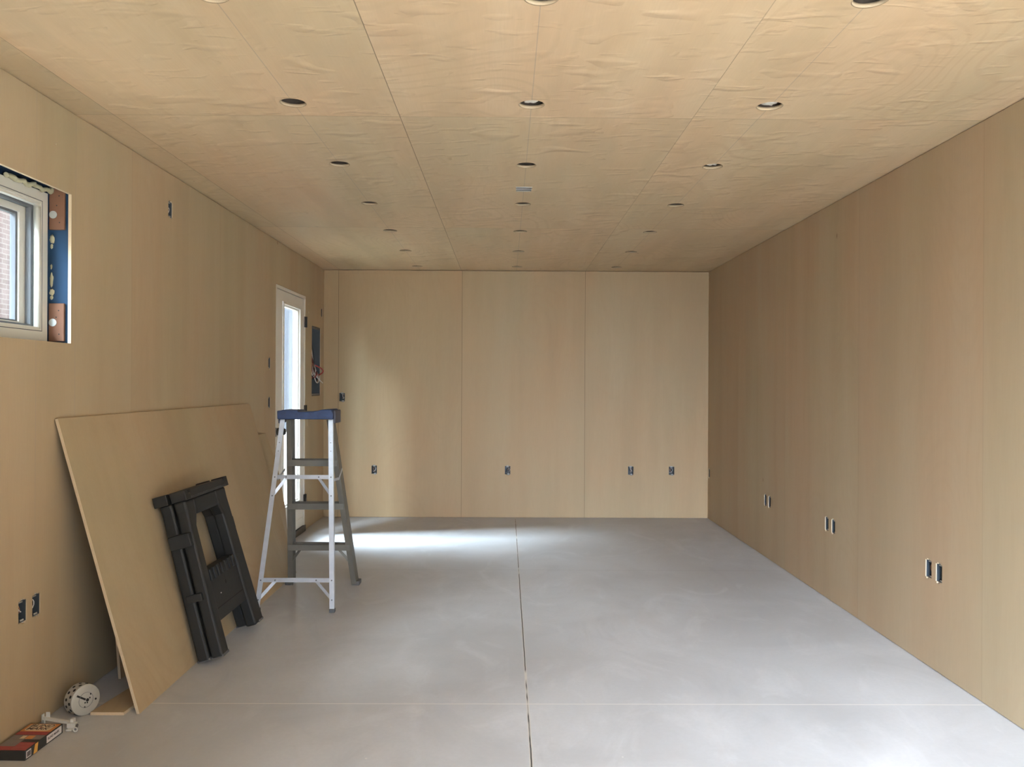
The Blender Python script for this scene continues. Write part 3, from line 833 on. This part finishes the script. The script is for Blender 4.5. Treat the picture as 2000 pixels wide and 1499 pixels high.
# cap
mb = MB()
cx0, cx1, cy0, cy1 = -1.372, -1.040, 4.918, 5.105
up_ = [(cx0, ZC-.004), (cx1, ZC-.004), (cx1+.003, ZC+.030), (cx1-.010, ZC+.056), (cx1-.07, ZC+.054), (cx1-.115, ZC+.043), (cx0+.125, ZC+.040), (cx0+.118, ZC+.050), (cx0+.030, ZC+.052), (cx0+.012, ZC+.047), (cx0-.002, ZC+.047)]
mb.prism(up_, 1, cy0, cy1)
wb('top_cap', mb, M['bluecap'], .004)
mb = MB(); mb.box(cx1-.006, cx1+.009, cy0+.035, cy1+.010, ZC-.030, ZC+.050); wb('cap_end', mb, M['capend'], .006)
mb = MB(); mb.box(cx0-.006, cx0+.008, cy0+.035, cy1+.010, ZC-.030, ZC+.042); wb('cap_end', mb, M['capend'], .006)
mb = MB(); mb.box(cx0+.16, cx1-.14, cy0+.05, cy1-.05, ZC+.036, ZC+.0425); wb('cap_tray', mb, M['capend'], .002)

# ------------------------------------------------------------------ round ceiling box on the floor
ax_ = Vector((.84, -.52, .06)).normalized()
ctr = Vector((-1.700, 3.262, .0))
rb, db = .060, .050
zax = ax_; xax = zax.cross(Vector((0, 0, 1))).normalized(); yax = zax.cross(xax)
low = rb*math.sqrt(1-zax.z**2)
base = Vector((-1.662, 3.262, low+.001))                  # centre of the front face ring
Mr = Matrix.Translation(base) @ Matrix((( xax.x, yax.x, zax.x, 0), (xax.y, yax.y, zax.y, 0), (xax.z, yax.z, zax.z, 0), (0, 0, 0, 1)))
t = thing('ceiling_box', 'round pale metal ceiling box with knockout holes lying on floor by left wall', 'electrical box', base)
def rbx(name, mb, mat, bevel=0., smooth=False):
    o = mb.build(name, mat, None, bevel)
    for v in o.data.vertices: v.co -= base
    o.parent = t; return o
mb = MB(Mr); mb.lathe([(0, 0), (rb-.006, 0), (rb-.001, -.002), (rb, -.006), (rb, -db), (rb-.002, -db), (rb-.002, -.006), (0, -.003)], 48)
o = rbx('box_shell', mb, M['pale_metal'])
o.modifiers.new('es', 'EDGE_SPLIT').split_angle = R(40)
mb = MB(Mr); mb.lathe([(.030, .0), (.030, .0012), (.0285, .0012), (.0285, 0)], 40); rbx('pressed_ring', mb, M['steel'])
for x, y, r in ((.020, .018, .0035), (.006, -.002, .0065), (.016, .004, .003), (-.004, -.010, .003), (.005, -.012, .003), (-.006, -.026, .0028), (.040, -.008, .004)):
    rbx('face_hole', MB(Mr).disc((-x, -y, -.0005), (0, 0, 1), r, .0012, 12), M['hole'])
mb = MB(Mr); mb.bar((.036, -.026, .0003), (.002, -.002, .0003), .007, .0012, up=(0, 0, 1)); rbx('face_slot', mb, M['hole'])
for k_ in range(14):
    an = k_*2*math.pi/14
    for row, r_ in ((-.014, .0062), (-.036, .0058)):
        a_ = an+(.22 if row < -.02 else 0)
        if 4 < k_ < 8: continue
        p = Mr @ Vector((rb*math.cos(a_), rb*math.sin(a_), row)); d = (Mr.to_3x3() @ Vector((math.cos(a_), math.sin(a_), 0)))
        rbx('knockout', MB().disc(tuple(p-d*.001), tuple(d), r_, .0016, 12), M['hole'])

# ------------------------------------------------------------------ metal hanger bracket
t = thing('hanger_bracket', 'pale metal hanger bar bracket on floor between round box and cardboard box', 'bracket', (-1.70, 3.16, 0))
Lw = (-1.70, 3.16, 0)
a, b2 = Vector((-1.775, 3.165, .032)), Vector((-1.640, 3.150, .018))
wb('hanger_bar', MB().bar(tuple(a), tuple(b2), .010, .0015), M['bright_zinc']); wb('hanger_bar', MB().bar(tuple(a+Vector((0, -.006, -.004))), tuple(b2+Vector((0, -.006, -.004))), .0015, .009), M['bright_zinc'])
wb('end_tab', MB().box(-1.768, -1.752, 3.168, 3.1695, .030, .050), M['bright_zinc']); wb('end_plate', MB().box(-1.778, -1.775, 3.156, 3.172, .000, .044), M['bright_zinc'])
wb('end_leg', MB().box(-1.770, -1.764, 3.155, 3.158, .0, .030), M['bright_zinc'])
for nm_, c_ in (('clamp', (-1.668, -1.636, 3.130, 3.150, .004, .022)), ('clamp_tab', (-1.660, -1.648, 3.140, 3.158, .018, .034)), ('clamp_foot', (-1.662, -1.640, 3.112, 3.132, .0, .005))): wb(nm_, MB().box(*c_), M['bright_zinc'], .001)
wb('set_screw', MB().tube([(-1.618, 3.100, .013), (-1.630, 3.135, .015)], .0045, 10), M['steel'])
ringp = [(-1.618+.0075*math.cos(q*math.pi/8), 3.098, .013+.0075*math.sin(q*math.pi/8)) for q in range(16)]
wb('ring_nut', MB().tube(ringp, .0026, 8, closed=True), M['bright_zinc'])

# ------------------------------------------------------------------ small cardboard box with printed lid
t = thing('cardboard_box', 'flat black and red cardboard box with orange logo at lower left corner', 'box', (-1.672, 2.868, 0), (0, 0, R(-1.5)))
bw, bl, bh = .122, .232, .034
def cb(name, mb, mat, bevel=0.): return mb.build(name, mat, t, bevel)
cb('carton', MB().box(-bw, 0, 0, bl, 0, bh), M['box_black'], .001)
def lid(name, x0, x1, y0, y1, mat, dz=.0006, n=0):
    return cb(name, MB().box(x0, x1, y0, y1, bh, bh+dz), mat)
lid('red_print', -.119, -.004, .006, .070, M['box_red'])
lid('grey_print', -.119, -.060, .036, .092, M['box_grey'], .0009)
lid('grey_print', -.119, -.004, .094, .128, M['box_grey'])
lid('cream_print', -.082, -.066, .098, .122, M['box_cream'], .0009)
lid('orange_print', -.062, -.036, .096, .124, M['box_orange'], .0009)
lid('red_print', -.119, -.004, .132, .158, M['box_red'])
lid('orange_print', -.119, -.004, .160, .226, M['box_orange'])
oc = []
for i in range(24):
    an = i*2*math.pi/24; oc.append((-.063+.047*max(-1, min(1, 1.25*math.cos(an))), .194+.029*max(-1, min(1, 1.3*math.sin(an)))))
cb('cream_print', MB().prism(oc, 2, bh+.0005, bh+.0011), M['box_cream'])
lid('red_print', -.119, -.09, .002, .012, M['box_red'], .0009)
for i in range(5): cb('red_stripe', MB().box(-.058, -.006, .012+i*.011, .0150+i*.011, bh+.0005, bh+.0010), M['box_pink'])
def text(name, s, size, loc, rot, mat, shear=0., sx=1.):
    cu = bpy.data.curves.new(name, 'FONT'); cu.body = s; cu.size = size; cu.extrude = .0002; cu.align_x = 'CENTER'; cu.align_y = 'CENTER'; cu.shear = shear; cu.offset = size*.012
    tmp = bpy.data.objects.new(name, cu); C.objects.link(tmp)
    me = bpy.data.meshes.new_from_object(tmp.evaluated_get(bpy.context.evaluated_depsgraph_get()))
    bpy.data.objects.remove(tmp)
    me.materials.clear(); me.materials.append(mat)
    o = bpy.data.objects.new(name, me); C.objects.link(o); o.location = loc; o.rotation_euler = rot; o.scale = (sx, 1, 1); o.parent = t
    return o
text('lettering', 'BLIND', .030, (-.063, .207, bh+.0014), (0, 0, 0), M['ink'], .15, 1.05)
text('lettering', 'MARK', .028, (-.066, .181, bh+.0014), (0, 0, 0), M['ink'], .15, 1.05)
cb('red_print', MB().box(-.064, -.058, .192, .197, bh+.001, bh+.0016), M['box_red'])
# side labels (side facing the room)
cb('side_label', MB().box(0, .0008, .128, .222, .005, .031), M['paper'])
text('lettering', 'BLIND MARK', .0125, (.0011, .170, .019), (R(90), 0, R(90)), M['ink'])
cb('yellow_flash', MB().hexa([(0, .048, .002), (0, .070, .002), (0, .076, .034), (0, .058, .034)], [(.0008, .048, .002), (.0008, .070, .002), (.0008, .076, .034), (.0008, .058, .034)]), M['box_yellow'])
cb('barcode_label', MB().box(0, .0008, .006, .034, .005, .030), M['paper'])
bp_ = []
for i in range(11): y_ = .0095+i*.0020; bp_ += [(y_, .0255), (y_, .009), (y_+.0006+.0006*(i % 2), .009), (y_+.0006+.0006*(i % 2), .0255)]
bp_ += [(.0320, .0255), (.0320, .0262), (.0095, .0262)]
cb('barcode_bars', MB().prism(bp_, 0, .0008, .0013), M['ink'])

# ------------------------------------------------------------------ outdoors seen through the glass, and an added sky blocker
t = thing('brick_house', 'pale brick neighbouring house seen through the left wall window', 'building', (-7.5, 9, 0))
Lw = (-7.5, 9, 0)
wb('brick_wall', MB().box(-12, -7.5, -9.0, 17.0, -.1, 5.2), M['brick'])  # unseen length towards the camera side added to block low sky light at the door
wb('brick_sky_blocker', MB().box(-12, -7.5, -1.5, 4.6, 5.2, 18.0), M['brick'])  # unseen tall mass added to block high sky light at the window
wb('roof', MB().prism([(-12.4, 5.2), (-7.1, 5.2), (-9.75, 6.6)], 1, 4.21, 17.2), M['cavity'])
wf_ = wb('window_opening', MB().box(-7.51, -7.46, 8.3, 9.55, 1.0, 2.25), M['white'])
wb('window_glass', MB().box(-7.46, -7.45, 8.38, 9.47, 1.08, 2.17), M['gasket'])
t = thing('outbuilding', 'blue grey sided outbuilding seen through the door glass', 'building', (-6, 24, 0))
Lw = (-6, 24, 0)
wb('siding', MB().box(-16, 6, 24, 24.3, -.1, 6.5), M['siding'])
g_ = MB(); g_.box(-40, 40, -40, 60, -.30, -.13); struct(g_.build('ground', M['ground']))

# ------------------------------------------------------------------ sky and portals
SKY_BASE = .9
SKY_1 = ((-.10, -.95, .34), 12, 46.)
SKY_2 = ((-.74, -.33, .56), 6, 96.)
SKY_3 = ((-.76, -.10, .66), 22, 130.)
wd = bpy.data.worlds.new('sky'); bpy.context.scene.world = wd; wd.use_nodes = True
nt = wd.node_tree; bg = nt.nodes['Background']
tc = nt.nodes.new('ShaderNodeTexCoord'); SKYV = tc.outputs['Generated']
def lobe(d, power, amt):
    """a soft bright part of the cloudy sky around direction d"""
    dn = nt.nodes.new('ShaderNodeVectorMath'); dn.operation = 'DOT_PRODUCT'
    nt.links.new(SKYV, dn.inputs[0]); dn.inputs[1].default_value = Vector(d).normalized()
    return math_node(nt, 'MULTIPLY', math_node(nt, 'POWER', math_node(nt, 'MAXIMUM', dn.outputs['Value'], 0.), power), amt)
lum = math_node(nt, 'ADD', SKY_BASE, lobe(*SKY_1)); lum = math_node(nt, 'ADD', lum, lobe(*SKY_2)); lum = math_node(nt, "ADD", lum, lobe(*SKY_3))
nt.links.new(lum, bg.inputs[1]); bg.inputs[0].default_value = (.87, 1.01, 1.20, 1)

def portal(name, loc, rot, sx, sy):
    l = bpy.data.lights.new(name, 'AREA'); l.shape = 'RECTANGLE'; l.size = sx; l.size_y = sy
    l.cycles.is_portal = True
    o = bpy.data.objects.new(name, l); C.objects.link(o); o.location = loc; o.rotation_euler = rot
portal('rear_opening_portal', ((OX0+OX1)/2, YF-.13, OZ1/2), (R(90), 0, R(180)), OX1-OX0, OZ1)      # faces +y
portal('door_glass_portal', (SX-.03, (lo[0]+lo[1])/2, (lo[2]+lo[3])/2), (R(90), 0, R(-90)), lo[1]-lo[0], lo[3]-lo[2])
portal('window_portal', (FX-.10, (WY0+WY1)/2, (WZ0+WZ1)/2), (R(90), 0, R(-90)), WY1-WY0-.1, WZ1-WZ0-.08)

# ------------------------------------------------------------------ camera
cam = bpy.data.cameras.new('camera'); cam.lens = 36*1600/2000; cam.sensor_width = 36; cam.sensor_fit = 'HORIZONTAL'
cam.clip_start = .05; cam.clip_end = 200
co = bpy.data.objects.new('camera', cam); C.objects.link(co); bpy.context.scene.camera = co
a = math.atan(11/1600); ro = R(.27)
fw = Vector((math.sin(a), math.cos(a), 0)); r0 = Vector((math.cos(a), -math.sin(a), 0)); u0 = Vector((0, 0, 1))
rr = math.cos(ro)*r0+math.sin(ro)*u0; uu = -math.sin(ro)*r0+math.cos(ro)*u0
co.matrix_world = Matrix.Translation((0, 0, 1.325)) @ Matrix(((rr.x, uu.x, -fw.x, 0), (rr.y, uu.y, -fw.y, 0), (rr.z, uu.z, -fw.z, 0), (0, 0, 0, 1)))
sc = bpy.context.scene
sc.view_settings.view_transform = 'Standard'; sc.view_settings.look = 'None'; sc.view_settings.gamma = 1; sc.view_settings.use_curve_mapping = False
sc.view_settings.exposure = .44
sc.cycles.max_bounces = 10; sc.cycles.diffuse_bounces = 7; sc.cycles.glossy_bounces = 4; sc.cycles.transparent_max_bounces = 12
sc.cycles.sample_clamp_indirect = 6; sc.cycles.caustics_reflective = False; sc.cycles.caustics_refractive = False
